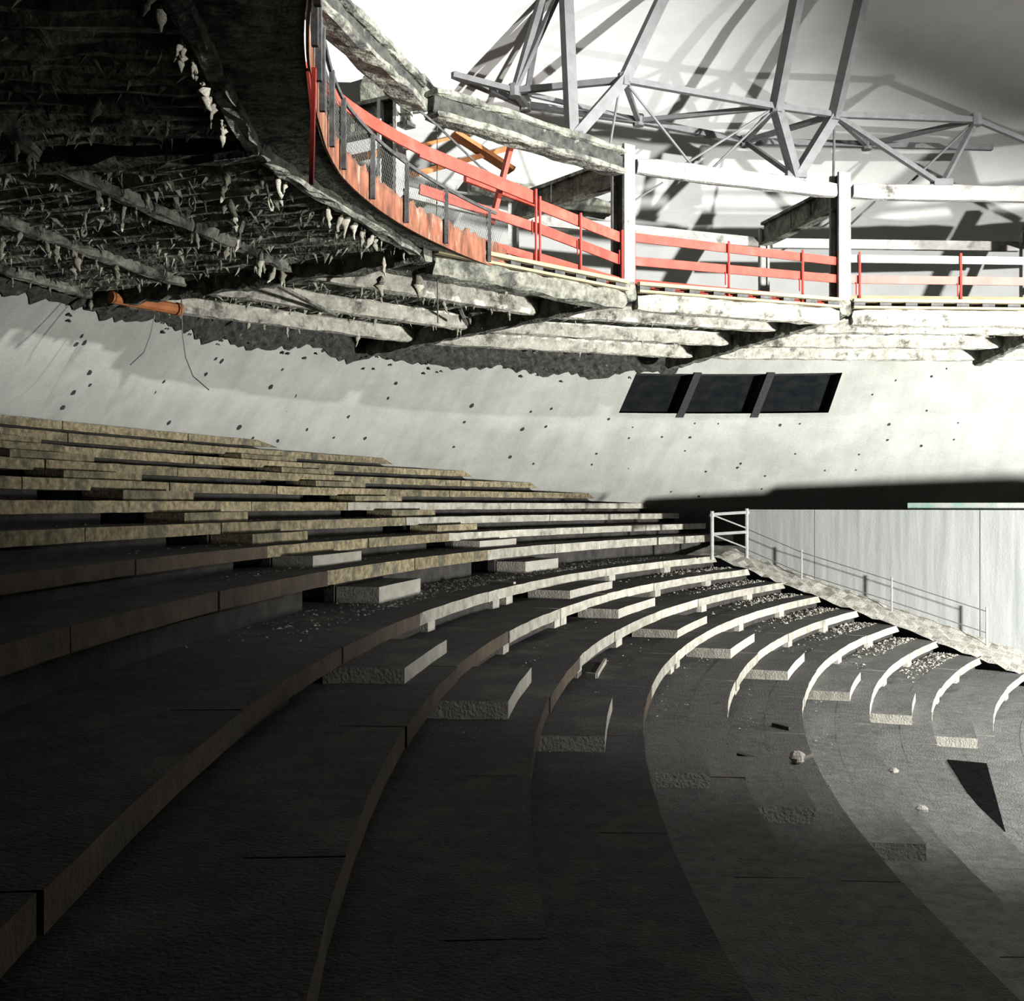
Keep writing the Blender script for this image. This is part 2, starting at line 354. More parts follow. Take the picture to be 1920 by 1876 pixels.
for k in range(K0, K1+1):
    a0 = A_END(k); a1 = 203.0
    if k >= 9:       # the shell cuts the upper tiers off
        ok = [a for a in np.arange(a0, a1, 0.25) if inside(arc(tr(k), a, th(k)), 0.3)]
        if not ok: continue
        a0, a1 = min(ok), max(ok)
    if k == 8: lab = 'wide curved cross-aisle strewn with gravel, with a pale concrete edge'
    else: lab = tier_name(k)+(', pale concrete edge over dark recess' if k < 12 else ', ochre-stained concrete edge')
    base = arc(tr(k), (a0+a1)/2, th(k-1))
    t = thing('seating_tier', base, lab, 'seating tier', 'curved seating tiers'); TIERS[k] = t
    depth = tr(k+1)-tr(k)
    mb = MB(); n = int((a1-a0)/0.9)+1; rows = 4; b = 0
    for i in range(n+1):
        a = a0+(a1-a0)*i/n
        for j in range(rows+1):
            r = tr(k)+0.40+(depth-0.40+0.75)*j/rows
            mb.v.append(tuple(arc(r, a, th(k)+0.003+(random.uniform(-0.008, 0.008) if 0 < j else 0))))
    for i in range(n):
        for j in range(rows):
            q = i*(rows+1)+j; mb.f.append((q, q+1, q+rows+2, q+rows+1))
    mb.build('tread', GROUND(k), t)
    gap = th(k)-th(k-1); ph_ = 0.13 if k != 9 else 0.16
    # edge planks
    seg = 4.9; a = a0
    while a < a1-0.3:
        e = min(a+seg*random.uniform(0.92, 1.06), a1)
        if a1-e < 1.0: e = a1
        mb = MB(); dj = random.uniform(-0.012, 0.012)
        prism_arc(mb, tr(k)+dj, tr(k)+0.42, a+0.015, e-0.015, th(k)-ph_, th(k)+0.004, 0.6, 0.004)
        mb.build('plank', 'plank_brown_shaded' if (k <= 10 and a > 165+abs(k-8)*0.8) else 'plank_moss' if (k >= 13 or (k >= 9 and a > 157)) else 'plank', t, top=GROUND(k)); a = e
    # recessed riser, left open beside the stairs
    voids = []
    for (s0, s1) in AISLES[k <= 8]:
        w_ = 0.95/tr(k)*57.3; voids.append((s1-0.05, s1+w_))
    cuts = [a0]
    for v0, v1 in sorted(voids):
        if v1 < a0 or v0 > a1: continue
        cuts += [max(v0, a0), min(v1, a1)]
    cuts.append(a1)
    for i in range(0, len(cuts)-1, 2):
        if cuts[i+1]-cuts[i] > 0.2:
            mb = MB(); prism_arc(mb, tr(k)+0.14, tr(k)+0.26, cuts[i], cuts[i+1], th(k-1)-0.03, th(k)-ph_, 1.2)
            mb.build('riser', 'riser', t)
    for v0, v1 in voids:
        if v0 > a0 and v1 < a1:
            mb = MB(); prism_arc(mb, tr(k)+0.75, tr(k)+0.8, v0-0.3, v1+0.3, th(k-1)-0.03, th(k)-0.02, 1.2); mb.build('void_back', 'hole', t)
    # support blocks under the edge
    sup = [v1 for _, v1 in voids]
    sup += list(np.arange(a0+3.4+(k % 3)*0.4, 182, 4.9))
    for s in sup:
        if not (a0 < s < a1-0.6) or k >= 9 or s > 172: continue
        if any(q0-0.6 < s < q1+0.1 for q0, q1 in AISLES[k <= 8]) or any(v0 < s < v1-0.1 for v0, v1 in voids): continue
        mb = MB(); prism_arc(mb, tr(k)+0.05, tr(k)+0.3, s, s+0.30/tr(k)*57.3, th(k-1)-0.01, th(k)-ph_, 1)
        mb.build('support_block', 'step', t)
# step blocks on the stairs, half a riser high
for low, ks in ((True, range(1, 9)), (False, range(9, 17))):
    for ai, (s0, s1) in enumerate(AISLES[low]):
        for k in ks:
            if k not in TIERS: continue
            if not inside(arc(tr(k), s1, th(k)), 0) or (low and ai == 0 and k < 3): continue
            hh = (th(k)-th(k-1))*0.5; d = 0.52 if low else 0.40
            mb = MB(); j = random.uniform(-0.15, 0.15)
            prism_arc(mb, tr(k)-d+random.uniform(-0.03, 0.03), tr(k)+0.12, s0+j, s1+j, th(k-1)-0.01, th(k-1)+hh+random.uniform(-0.01, 0.01), 1.0, 0.004)
            o = mb.build('step_block', 'plank_moss' if k >= 11 else 'step', top=GROUND(k-1))
            where = 'nearer' if ai == 0 else 'farther'
            tag(o, 'step block of the %s stair, under edge of %s' % (where, tier_name(k).replace(' curved', '').replace('the gravel', 'gravel')), 'step', 'half-height step blocks of the two stairs')
# stage floor below the lowest tier
mb = MB(); mb.hexa([arc(tr(K0)+0.3, a, th(K0-1)-0.3) for a in range(120, 246, 6)]+[P(SX-6, SY-18, th(K0-1)-0.3), P(SX-6, SY+16, th(K0-1)-0.3)],
                   [arc(tr(K0)+0.3, a, th(K0-1)-0.01) for a in range(120, 246, 6)]+[P(SX-6, SY-18, th(K0-1)-0.01), P(SX-6, SY+16, th(K0-1)-0.01)])
tag(mb.build('floor', 'dust_lit'), 'dusty grey floor in front of the lowest tier', 'floor', kind='structure')

# gravel and rubble
def rocks(name, spots, mat_, label):
    mb = MB()
    for p, s in spots:
        b = len(mb.v); q = [Vector((1, 0, 0)), Vector((-.5, .8, 0)), Vector((-.5, -.8, .1)), Vector((0.1, 0, .8)), Vector((0, 0.1, -.4))]
        rot = Matrix.Rotation(random.random()*6.3, 3, 'Z')
        for x in q:
            x = rot @ x; mb.v.append(tuple(p+Vector((x.x*random.uniform(.6, 1.2), x.y*random.uniform(.6, 1.2), x.z*random.uniform(.5, 1.1)))*s))
        for a in ((0, 1, 3), (1, 2, 3), (2, 0, 3), (1, 0, 4), (2, 1, 4), (0, 2, 4)): mb.f.append(tuple(b+i for i in a))
    return tag(mb.build(name, mat_), label, 'rubble', kind='stuff')
sp = []
for _ in range(3200):
    a = random.triangular(146.0, 176, 152); r = random.uniform(tr(8)+0.42, tr(9)+0.1)
    if random.random() < 0.9: sp.append((arc(r, a, th(8)), random.choice((0.012, 0.018, 0.02, 0.03)) * (1.6 if random.random() < .06 else 1)))
rocks('gravel', sp, 'gravel', 'loose grey gravel spread over the wide cross-aisle')
sp = []
for k in range(1, 8):
    for _ in range(420):
        a = 144.7+abs(random.gauss(0, 3.0)); r = random.uniform(tr(k)+0.42, tr(k+1)+0.1)
        sp.append((arc(r, a, th(k)), random.choice((0.012, 0.02, 0.03, 0.045))*(1.5 if random.random() < .05 else 1)))
for k in range(9, 12):
    for _ in range(150): sp.append((arc(random.uniform(tr(k)+.42, tr(k+1)), random.uniform(148, 172), th(k)), random.choice((.012, .02, .03))))
for k in range(2, 7):
    for _ in range(120): sp.append((arc(random.uniform(tr(k)+.42, tr(k+1)), random.uniform(150, 177), th(k)), random.choice((.008, .012, .02))))
rocks('rubble', sp, 'step', 'pale rubble crumbs at the ends of the lower tiers')

# ------------------------------------------------------------------ straight wall, ramp, gate and cables at the right
WD = Vector((0.855, -0.52, 0)).normalized(); WN = Vector((0.52, 0.855, 0)).normalized()
W0 = Vector((5.78, 25.6, 0))-WD*0.42
mb = MB()
def wpt(s, n_, z): q = W0+WD*s+WN*n_; return P(q.x, q.y, z)
for (s0, s1) in ((0, 1.55), (1.565, 5.0), (5.015, 8.6)):
    m_ = MB(); m_.hexa([wpt(s0, 0, -5), wpt(s1, 0, -5), wpt(s1, 0.28, -5), wpt(s0, 0.28, -5)], [wpt(s0, 0, -0.1), wpt(s1, 0, -0.1), wpt(s1, 0.28, -0.1), wpt(s0, 0.28, -0.1)])
    if s0 == 0:
        wr = thing('wall_right', wpt(0, 0, -5), 'straight board-marked concrete wall beside the ends of the tiers', 'wall', kind='structure')
    m_.build('wall_panel', 'boardmarked', wr)
# pier behind the straight wall
mb = MB(); mb.hexa([wpt(3.5, 0.3, -3), wpt(9, 0.3, -3), wpt(9, 2.6, -3), wpt(3.5, 2.6, -3)], [wpt(3.5, 0.3, 0.05), wpt(9, 0.3, 0.05), wpt(9, 2.6, 0.05), wpt(3.5, 2.6, 0.05)])
tag(mb.build('concrete_pier', 'teal'), 'low concrete pier with green-blue stains behind the straight wall', 'pier', kind='structure')
# sloping ramp between tier ends and wall
mb = MB(); cols = 9; rows = []
for k in np.arange(-2.0, 9.01, 0.2):
    kk = min(k, 8.0)
    zz = (-4.558+.4*(kk-1))*.65; rr = (42.652+1.231*(k-1))*.65
    e = arc(rr, 144.9, 0)
    for j in range(cols):
        s = j/(cols-1); q = Vector((e.x, e.y, 0))+WN*(1.75*s-0.1)
        mb.v.append(tuple(P(q.x, q.y, zz-0.02+0.20*s+random.uniform(-0.03, 0.03)*(1 if k < 8 else .3)))); 
    rows.append(k)
for i in range(len(rows)-1):
    for j in range(cols-1): q = i*cols+j; mb.f.append((q, q+1, q+cols+1, q+cols))
tag(mb.build('ramp', 'ramp'), 'rubbly pale concrete ramp running down between the tier ends and the straight wall', 'ramp', kind='structure')
# gate frame
g0 = px(1335, 1030, 23.9); g1 = px(1400, 1029, 24.6)
gz = th(8)+ZO
t = thing('guard_gate', (g0.x, g0.y, gz), 'pale tubular gate frame standing at the head of the ramp', 'railing')
for g, top in ((g0, 958), (g1, 953)):
    zt = ZO+(VH-top)/FPX*g.y; mb = MB(); mb.tube([(g.x, g.y, gz-0.02), (g.x, g.y, zt)], 0.042, 8); mb.tube([(g.x, g.y, zt-0.12), (g.x, g.y, zt-0.06)], 0.065, 8); mb.build('post', 'galv', t)
def gp(s, v): q = g0.lerp(g1, s); return (q.x, q.y, ZO+(VH-v)/FPX*q.y)
for va, vb, r in ((964, 960, .035), (1001, 997, .035)):
    mb = MB(); mb.tube([gp(0, va), gp(1, vb)], r, 6); mb.build('rail', 'galv', t)
for va, vb in ((966, 990), (1003, 1027)):
    mb = MB(); mb.tube([gp(0.05, va), gp(1, vb)], 0.016, 5); mb.build('brace', 'galv', t)
# cable fence along the ramp
def onramp(u, v): # a point in the plane of the fence, 0.5 m in front of the wall
    o_ = W0-WN*0.45; dx, dz = (u-960)/FPX, (VH-v)/FPX
    # solve (dx t, t) on the line
    tt = (o_.x*WN.x+o_.y*WN.y)/(dx*WN.x+WN.y); return P(dx*tt, tt, dz*tt)
q = onramp(1503, 1112)
t = thing('cable_fence', q, 'thin cable fence with slim posts following the ramp', 'railing')
for u, v0, v1 in ((1503, 1112, 1030), (1672, 1162, 1082), (1850, 1215, 1138)):
    mb = MB(); mb.tube([onramp(u, v0), onramp(u, v1)], 0.022, 6); mb.build('post', 'galv', t)
for pts in (((1400, 991), (1503, 1035), (1672, 1088), (1850, 1146)), ((1400, 1030), (1503, 1074), (1672, 1127), (1850, 1186))):
    mb = MB(); mb.tube([onramp(u, v+(0)) for u, v in pts], 0.011, 5); mb.build('cable', 'wire', t)

# unseen black screens added opposite the tiers to soak up bounce light
zf = th(K0-1)
cu = thing('bounce_screen', P(CX+14, CY, zf), 'added black pleated screen, out of view, soaking up bounce light on the stage side', 'light blocker')
for d0 in range(-91, 57, 15):
    mb = MB(); n_ = 30
    for q in range(n_+1):
        a = math.radians(d0+15*q/n_); r = 15.6+0.12*math.sin(q*1.3)
        mb.v += [tuple(P(CX+r*math.cos(a), CY+r*math.sin(a), z)) for z in (zf, H)]
    for q in range(n_): mb.f.append((2*q, 2*q+2, 2*q+3, 2*q+1))
    mb.build('screen_panel', 'black', cu)

# ------------------------------------------------------------------ the ring ceiling: 16 bays of beams with corrugated deck
NB = 16; DT = 2*math.pi/NB; T0 = 2.996
VA = {0: 172.1, 1: 148.6, 2: 127.0, 3: 104.6}; VR = {0: 1.004, 1: 1.033, 2: 1.0, 3: 0.968, 4: 0.97}
def va(i): return math.radians(VA.get(i, 171.66-22.5*i))
def vx(i, r, z): r = r*VR.get(i, 1.0); a = va(i); return P(CX+r*math.cos(a), CY+r*math.sin(a), z)
def ch(i, s, r, z): return vx(i, r, z).lerp(vx(i+1, r, z), s)
ceil = thing('ceiling', P(CX, CY, H), 'dark ring ceiling of beams and corrugated deck with shaggy sprayed coating', 'ceiling', kind='structure')
RIN = 10.0
for i in range(-4, 12):
    dark = not (1 <= i <= 4)
    r_out = r_shell(R2D(va(i)) % 360, H+0.2)-0.1
    shallow = not (1 <= i <= 5)
    if shallow: hr, zr = 0.20, H+0.10
    else: hr, zr = 0.30, H+0.10
    mb = MB(); mb.rough_beam(vx(i, RIN-0.1, zr), vx(i, r_out, zr), 0.26, hr, 0.02 if i > 1 else 0.03, seed=i+50)
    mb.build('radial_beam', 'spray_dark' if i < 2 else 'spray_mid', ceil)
    for j, (r, wd, hh) in enumerate(((RIN, 0.24, 0.25), (12.0, 0.22, 0.25), (13.9, 0.22, 0.25), (15.7, 0.24, 0.26))):
        z = H-0.05 if j == 0 else H+0.13
        if shallow: wd, hh, z = (0.13, 0.10, H+0.06) if j == 0 else (0.12, 0.11, H+0.08)
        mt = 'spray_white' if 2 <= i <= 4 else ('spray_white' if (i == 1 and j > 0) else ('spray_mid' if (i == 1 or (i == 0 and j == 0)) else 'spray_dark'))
        a_, b_ = ch(i, 0.035, r, z), ch(i, 0.965, r, z)
        mb = MB(); mb.rough_beam(a_, b_, wd, hh, 0.016 if mt == 'spray_white' else 0.022, 0.2, seed=i*7+j)
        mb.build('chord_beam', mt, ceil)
    # corrugated deck over the bay, ridges running outward
    zd = H+0.13 if shallow else H+0.30; rs_ = RIN+0.05 if shallow else 11.9; am = (va(i)+va(i+1))/2; ex = Vector((math.sin(am), -math.cos(am), 0)); ey = Vector((math.cos(am), math.sin(am), 0))
    hw_ = (va(i)-va(i+1))/2; ap = math.cos(hw_); y1 = 18.9*ap; tn = math.tan(hw_); mb = MB(); xs = []; pit = 0.24
    xm = y1*tn; x = -xm
    while x < xm:
        for dx, z in ((0, 0), (0.07, 0), (0.10, 0.075), (0.19, 0.075)): xs.append((x+dx, z))
        x += pit+0.0
    ny = 22; prev = None
    for (x, z) in xs:
        if abs(x) > xm: prev = None; continue
        ys = max(rs_*ap, abs(x)/tn); row = []
        for q in range(ny+1):
            y = ys+(y1-ys)*q/ny; c = Vector((CX, CY, 0))+ex*x+ey*y
            row.append(len(mb.v)); mb.v.append((c.x, c.y, ZO+zd+z+random.uniform(-0.03, 0.03)))
        if prev:
            for q in range(ny): mb.f.append((prev[q], row[q], row[q+1], prev[q+1]))
        prev = row
    mb.build('deck_panel', 'deck', ceil)
for i in range(1, 6):
    mb = MB(); mb.hexa([ch(i, 0, 10.13, H+.25), ch(i, 1, 10.13, H+.25), ch(i, 1, 12.1, H+.25), ch(i, 0, 12.1, H+.25)], [ch(i, 0, 10.13, H+.28), ch(i, 1, 10.13, H+.28), ch(i, 1, 12.1, H+.28), ch(i, 0, 12.1, H+.28)])
    mb.build('gallery_slab', 'spray_dark', ceil)
# hanging tufts of the sprayed coat: a few shapes, many places
TUFT = []
for s in range(9):
    rd = random.Random(s+90); L = 1.0; pts = []; rad = []; x = y = 0
    nn_ = 6
    for q in range(nn_+1):
        pts.append((x, y, -L*q/nn_)); x += rd.uniform(-.09, .09); y += rd.uniform(-.09, .09)
        rad.append(max(0.03, (0.10+0.12*math.sin(math.pi*min(1, (q/nn_)*1.1+(.25 if s % 2 else -.05))))*rd.uniform(.55, 1.35)*(0.35 if q == nn_ else 1)*(0.6 if q == 0 else 1)))
    mb = MB(); mb.tube(pts, rad, 6); me = mb.mesh('tuft', smooth=True); me.materials.append(M['drip']); TUFT.append(me)
for s in range(2):       # ring-shaped scraps
    mb = MB(); mb.tube([(0.16*math.cos(a)+random.uniform(-.02, .02), 0.03*math.sin(a*2), -0.45+0.2*math.sin(a)) for a in np.linspace(0, 2*math.pi, 11)], 0.045, 5)
    mb.tube([(0, 0, 0.02), (0.02, 0, -0.26)], [0.1, 0.05], 5); me = mb.mesh('tuft_ring', smooth=True); me.materials.append(M['drip']); TUFT.append(me)
def tuft(p, size, me=None):
    o = bpy.data.objects.new('tuft', me or random.choice(TUFT[:9])); o.parent = ceil; o.location = p-wloc(ceil)
    o.rotation_euler = (random.uniform(-.25, .25), random.uniform(-.25, .25), random.uniform(0, 6.28)); g = size*random.uniform(.7, 1.2)
    o.scale = (g*random.uniform(.55, .95), g*random.uniform(.55, .95), size); COL.objects.link(o)
def bayp(i, s, r, z): return ch(i, s, r, z)
cnt = 0
for i, nmb in ((-2, 30), (-1, 92), (0, 92), (1, 44), (2, 16), (3, 10)):
    for _ in range(nmb):
        s = random.uniform(0.05, 0.95); r = random.choice((10.1, 12, 13.9, 15.7, random.uniform(10.4, 16), random.uniform(10.4, 16)))
        onbeam = r in (10.1, 12, 13.9, 15.7); p = ch(i, s, r, H+0.03 if onbeam else (H+0.17 if i < 1 else H+.3))
        tuft(p, random.triangular(0.07, 0.30, 0.12) if i < 2 else random.uniform(.06, .14))
for (u, v, z, sz, me) in ((352, 352, H+.1, .36, TUFT[9]), (498, 345, H+.1, .4, TUFT[10]), (425, 322, H+.15, .3, TUFT[5]), (430, 375, H+.1, .32, TUFT[3]), (455, 415, H+.1, .35, TUFT[5]), (490, 470, H, .3, TUFT[2]), (720, 480, H, .28, TUFT[4]), (230, 360, H+.2, .4, TUFT[6]), (285, 280, H+.4, .3, TUFT[3]), (160, 400, H+.1, .4, TUFT[10]), (715, 520, H, .35, TUFT[7]), (780, 505, H, .35, TUFT[8])):
    tuft(pz(u, v, z), sz, me)
# shaggy flakes of the coat all over the soffit
mb = MB()
for _ in range(2600):
    i = random.choice((-2, -1, -1, 0, 0, 0, 1)); p = ch(i, random.random(), random.uniform(10, 16.2), H+(0.16 if i < 1 else .31)); b = len(mb.v); L_ = random.uniform(.03, .13); w_ = random.uniform(.012, .045); a = random.random()*6.28
    dx, dy = math.cos(a)*w_, math.sin(a)*w_; tx, ty = random.uniform(-.09, .09), random.uniform(-.09, .09)
    mb.v += [(p.x-dx, p.y-dy, p.z), (p.x+dx, p.y+dy, p.z), (p.x-dy, p.y+dx, p.z), (p.x+tx, p.y+ty, p.z-L_)]
    mb.f += [(b, b+1, b+3), (b+1, b+2, b+3), (b+2, b, b+3)]
o = mb.build('shaggy_coat', 'deck', ceil); o['kind'] = 'stuff'
# crumbled dark coat where the deck meets the shell
mb = MB(); rd = random.Random(3); pl = np.arange(103.0, 200, 0.35); lowz = 0
for i_, p in enumerate(pl):
    lowz = 0.75*lowz+rd.uniform(-.09, .09); fade = min(1, (p-103)/5)
    for j_ in range(8):
        zz = (H+0.02+lowz*0.8-0.10*fade)*(1-j_/7)+(H+0.5)*j_/7
        mb.v.append(tuple(shell(p, zz, -0.03-rd.uniform(0, .09)*(1 if j_ else .2))))
for i_ in range(len(pl)-1):
    for j_ in range(7): q = i_*8+j_; mb.f.append((q, q+8, q+9, q+1))
for _ in range(70):
    phi = random.uniform(106, 150); z = H-random.random()**2*0.25; p = shell(phi, z, -0.06); b = len(mb.v); s = random.uniform(.02, .05)
    for a in range(5): mb.v.append((p.x+s*math.cos(a*1.257)*random.uniform(.6, 1.2), p.y+s*math.sin(a*1.257)*random.uniform(.6, 1.2), p.z+random.uniform(-.03, .03)))
    mb.v.append((p.x, p.y, p.z-s*.6)); mb.v.append((p.x, p.y, p.z+s*.8))
    for a in range(5): mb.f.append((b+a, b+5, b+(a+1) % 5)); mb.f.append((b+a, b+(a+1) % 5, b+6))
o = mb.build('crumbled_coat', 'spray_black', ceil); o['kind'] = 'stuff'

# ------------------------------------------------------------------ gallery frame over the ring: columns, beams, posts
DECK = H+0.08
gal = thing('gallery_frame', P(CX, CY, DECK), 'ring of crusted concrete columns and beams standing on the gallery edge', 'frame', kind='structure')
ZT = 5.12
for i in range(-3, 8):
    top = 5.28 if i >= 2 else 5.1
    rc = {0: 10.6, 1: 10.45}.get(i, RIN+0.08); a = vx(i, rc, DECK); b = vx(i, rc, top)
    dr = Vector((math.cos(va(i)), math.sin(va(i)), 0))
    mb = MB(); mb.beam(a, b, 0.21, 0.05, up=dr, zoff=-0.125); mb.beam(a, b, 0.21, 0.05, up=dr, zoff=0.125); co_ = mb.build('column', 'column', gal)
    mb = MB(); mb.beam(a, b, 0.05, 0.20, up=dr); mb.build('web', 'spray_black', co_)
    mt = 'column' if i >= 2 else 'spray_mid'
    c0, c1 = ch(i, 0.04, RIN, ZT-0.13), ch(i, 0.96, RIN, ZT-0.13)
    mb = MB()
    if i >= 2: mb.rough_beam(c0, c1, 0.18, 0.24, 0.008, 0.3, seed=i)
    else: mb.rough_beam(c0+Vector((0, 0, .14)), c1+Vector((0, 0, .14)), .32, .09, .015, .2, seed=i); mb.rough_beam(c0-Vector((0, 0, .14)), c1-Vector((0, 0, .14)), .32, .09, .015, .2, seed=i+9)
    rg_ = mb.build('ring_beam', mt, gal)
    if i < 2: mb = MB(); mb.rough_beam(c0, c1, .16, .24, .015, .2, seed=i+3); mb.build('web', 'spray_black', rg_)
    o0, o1 = vx(i, RIN+0.15, ZT-0.2), vx(i, 12.7, ZT-0.2)
    mb = MB(); mb.ibeam(o0, o1, 0.18, 0.42, 0.05); rb_ = mb.build('radial_beam', 'spray_mid', gal)
    for s in (0.35, 0.62): # stiffeners on the radial beam
        mb = MB(); q = o0.lerp(o1, s); mb.beam((q.x, q.y, q.z-.19), (q.x, q.y, q.z+.19), 0.16, 0.05); mb.build('stiffener', 'spray_mid', rb_)
    mb = MB(); mb.ibeam(vx(i, 12.75, DECK), vx(i, 12.75, ZT-0.1), 0.14, 0.18, 0.04); mb.build('outer_post', 'column', gal)
    mb = MB(); mb.beam(ch(i, .03, 12.75, ZT-0.35), ch(i, .97, 12.75, ZT-0.35), 0.10, 0.17); mb.build('outer_ring_beam', 'column', gal)
# timber walkway on the ring, bay by bay
BAYN = {0: 'behind the rusty parapet', 1: 'left of the tall column', 2: 'between the two white-flanged columns', 3: 'at the right edge of the photograph', 4: 'out past the right edge'}
for i in range(1, 5):
    t = thing('timber_walkway', ch(i, .5, RIN, DECK-0.02), 'yellowish timber walkway with dark gaps between joists, '+BAYN[i], 'walkway', 'timber walkways on the gallery')
    for r, z, hh in ((RIN-0.11, DECK+0.02, .035), (RIN-0.11, DECK+0.13, .05), (RIN+0.45, DECK+0.13, .05), (RIN+0.95, DECK+0.13, .05)):
        mb = MB(); mb.beam(ch(i, .03, r, z), ch(i, .97, r, z), 0.10 if r < RIN else 0.4, hh); mb.build('plank', 'timber', t)
    for s in np.linspace(0.06, 0.94, 9):
        c = ch(i, s, RIN-0.1, DECK+0.07); d = ch(i, s, RIN+1.1, DECK+0.07); mb = MB(); mb.beam(c, d, 0.20, 0.095); mb.build('joist', 'steel_dark', t)
# red guard rails
def guard(i, s0, s1, posts, boards, label, r=RIN-0.02, bulge=0.0):
    """boards: (height at s0, height at s1, board width, material)"""
    t = thing('guard_rail', ch(i, (s0+s1)/2, r, DECK+0.15), label, 'railing', 'board guard rails on the gallery')
    def pt(s, z): c = ch(i, s, r+0.05, DECK+z); d = Vector((c.x-CX, c.y-CY, 0)).normalized(); return c+d*bulge*4*s*(1-s)
    for z0, z1, hh, m_ in boards:
        mb = MB(); n = 8 if bulge else 1
        for q in range(n):
            f0, f1 = q/n, (q+1)/n
            mb.beam(pt(s0+(s1-s0)*f0, z0+(z1-z0)*f0), pt(s0+(s1-s0)*f1, z0+(z1-z0)*f1), 0.03, hh)
        mb.build('board', m_, t)
    for s in posts:
        zt = boards[0][0]+(boards[0][1]-boards[0][0])*(s-s0)/(s1-s0)
        a_ = ch(i, s, r, DECK+0.0); b_ = ch(i, s, r, DECK+zt+0.10); mb = MB(); mb.tube([a_, b_], 0.020, 6); po = mb.build('post', 'red_post', t)
        c_ = ch(i, s-0.012, r+.02, DECK+boards[1][0]-0.05); mb = MB(); mb.tube([c_, (c_.x, c_.y, c_.z-0.2)], 0.010, 4); mb.build('clamp', 'red_post', po)
guard(0, 0.02, 1.0, (), ((1.30, 1.30, 0.15, 'red'),), 'single red board rail bending around high up behind the rusty parapet', bulge=0.26)
guard(1, 0.0, 0.52, (0.51,), ((1.28, 1.06, 0.17, 'red'), (0.80, 0.66, .13, 'red'), (.36, .25, .10, 'red')), 'red guard rail with the broad top board, behind the parapet end')
guard(1, 0.53, 0.985, (0.53, 0.74, 0.97), ((0.98, 0.80, 0.15, 'red'), (0.66, 0.47, .14, 'red'), (.26, .15, .13, 'red')), 'red board guard rail just left of the tall column')
guard(2, 0.02, 0.975, (0.03, 0.45, 0.8), ((0.84, 0.77, 0.13, 'red'), (0.49, 0.49, .13, 'red'), (.16, .12, .13, 'red')), 'three-board red guard rail between the two white-flanged columns')
guard(3, 0.03, 0.97, (0.07, 0.5, 0.93), ((0.82, .82, 0.12, 'white_paint'), (0.49, .49, .13, 'faded_pink'), (.17, .17, .13, 'timber')), 'guard rail with white top board and faded red middle board at right')
guard(4, 0.03, 0.97, (0.1, 0.5, 0.93), ((0.82, .82, 0.12, 'white_paint'), (0.49, .49, .13, 'faded_pink'), (.17, .17, .13, 'timber')), 'guard rail with white top board, out past the right edge of the photograph')

# rusty parapet on the near half of the ring edge
par = thing('rusty_parapet', ch(0, .5, RIN-0.2, DECK), 'rust-streaked curved kick plate with dark posts and wire mesh on the gallery edge', 'parapet')
QT = [-3, -2, -1, 0, 1, 2]; QA = [R2D(va(x)) for x in QT]
PA = [(-1.9, 9.05), (-0.8, 9.07), (-0.4, 9.17), (-0.13, 9.31), (0.19, 9.52), (0.515, 9.66), (0.92, 9.82), (1.34, 10.02), (1.8, 10.1)]
def cur(q, z, off=0.0):   # q in bays, on a smooth curve just inside the ring
    a = math.radians(np.interp(q, QT, QA)); rr = np.interp(q, [x for x, _ in PA], [y for _, y in PA])+off; return P(CX+rr*math.cos(a), CY+rr*math.sin(a), z)
PZ = H+0.06
qs = np.linspace(-1.6, 1.36, 13)
# overhanging soffit between the ring bars and the kick plate
mb = MB(); n_ = 60
for j in range(n_):
    q0, q1 = -1.6+2.96*j/n_, -1.6+2.96*(j+1)/n_
    f_ = lambda q: ch(math.floor(q), q-math.floor(q), RIN+0.08, PZ+0.07)
    mb.quad(cur(q0, PZ+.02, .03), cur(q1, PZ+.02, .03), f_(q1), f_(q0))
mb.build('slab_edge', 'spray_dark', ceil)
for j in range(len(qs)-1):
    q0, q1 = qs[j], qs[j+1]; mb = MB(); n = 12; rd = random.Random(j)
    lo = [cur(q0+(q1-q0)*x/n, PZ) for x in range(n+1)]; hi = []
    for x in range(n+1): hi.append(cur(q0+(q1-q0)*x/n, PZ+0.33+rd.uniform(-.06, .03)))
    for x in range(n):
        mb.quad(lo[x], lo[x+1], hi[x+1], hi[x])
        o_ = Vector((0, 0, 0)); c = Vector((CX, CY, 0)); dd = lambda p: Vector((p.x-CX, p.y-CY, 0)).normalized()*0.02
        mb.quad(hi[x]+dd(hi[x]), hi[x+1]+dd(hi[x+1]), lo[x+1]+dd(lo[x+1]), lo[x]+dd(lo[x])); mb.quad(lo[x]+dd(lo[x]), lo[x+1]+dd(lo[x+1]), lo[x+1], lo[x]); mb.quad(hi[x], hi[x+1], hi[x+1]+dd(hi[x+1]), hi[x]+dd(hi[x]))
    mb.build('kick_plate', 'rust', par)
RAIL = PZ+0.69
mb = MB(); mb.tube([cur(q, RAIL, -.03) for q in np.linspace(-1.6, 1.28, 50)], 0.022, 6); mb.build('handrail', 'steel_dark', par)
def q_of(u, z=PZ+.1):
    best = min(np.linspace(-0.13, 1.5, 361), key=lambda q: abs(960+FPX*cur(q, z).x/cur(q, z).y-u)+ (0 if q > 0 else 30)); return best
for u in (597, 637, 693, 757, 832, 913):
    q = q_of(u); a_, b_ = cur(q, PZ+.03, -.04), cur(q, RAIL, -.04); mb = MB(); mb.beam(a_, b_, .045, .045); mb.build('post', 'steel_dark', par)
for q in np.arange(-1.5, q_of(597)-0.1, 0.18):
    a_, b_ = cur(q, PZ+.03, -.04), cur(q, RAIL, -.04); mb = MB(); mb.beam(a_, b_, .045, .045); mb.build('post', 'steel_dark', par)
mb = MB(); z0, z1 = PZ+.26, RAIL-.02; st = 0.0115
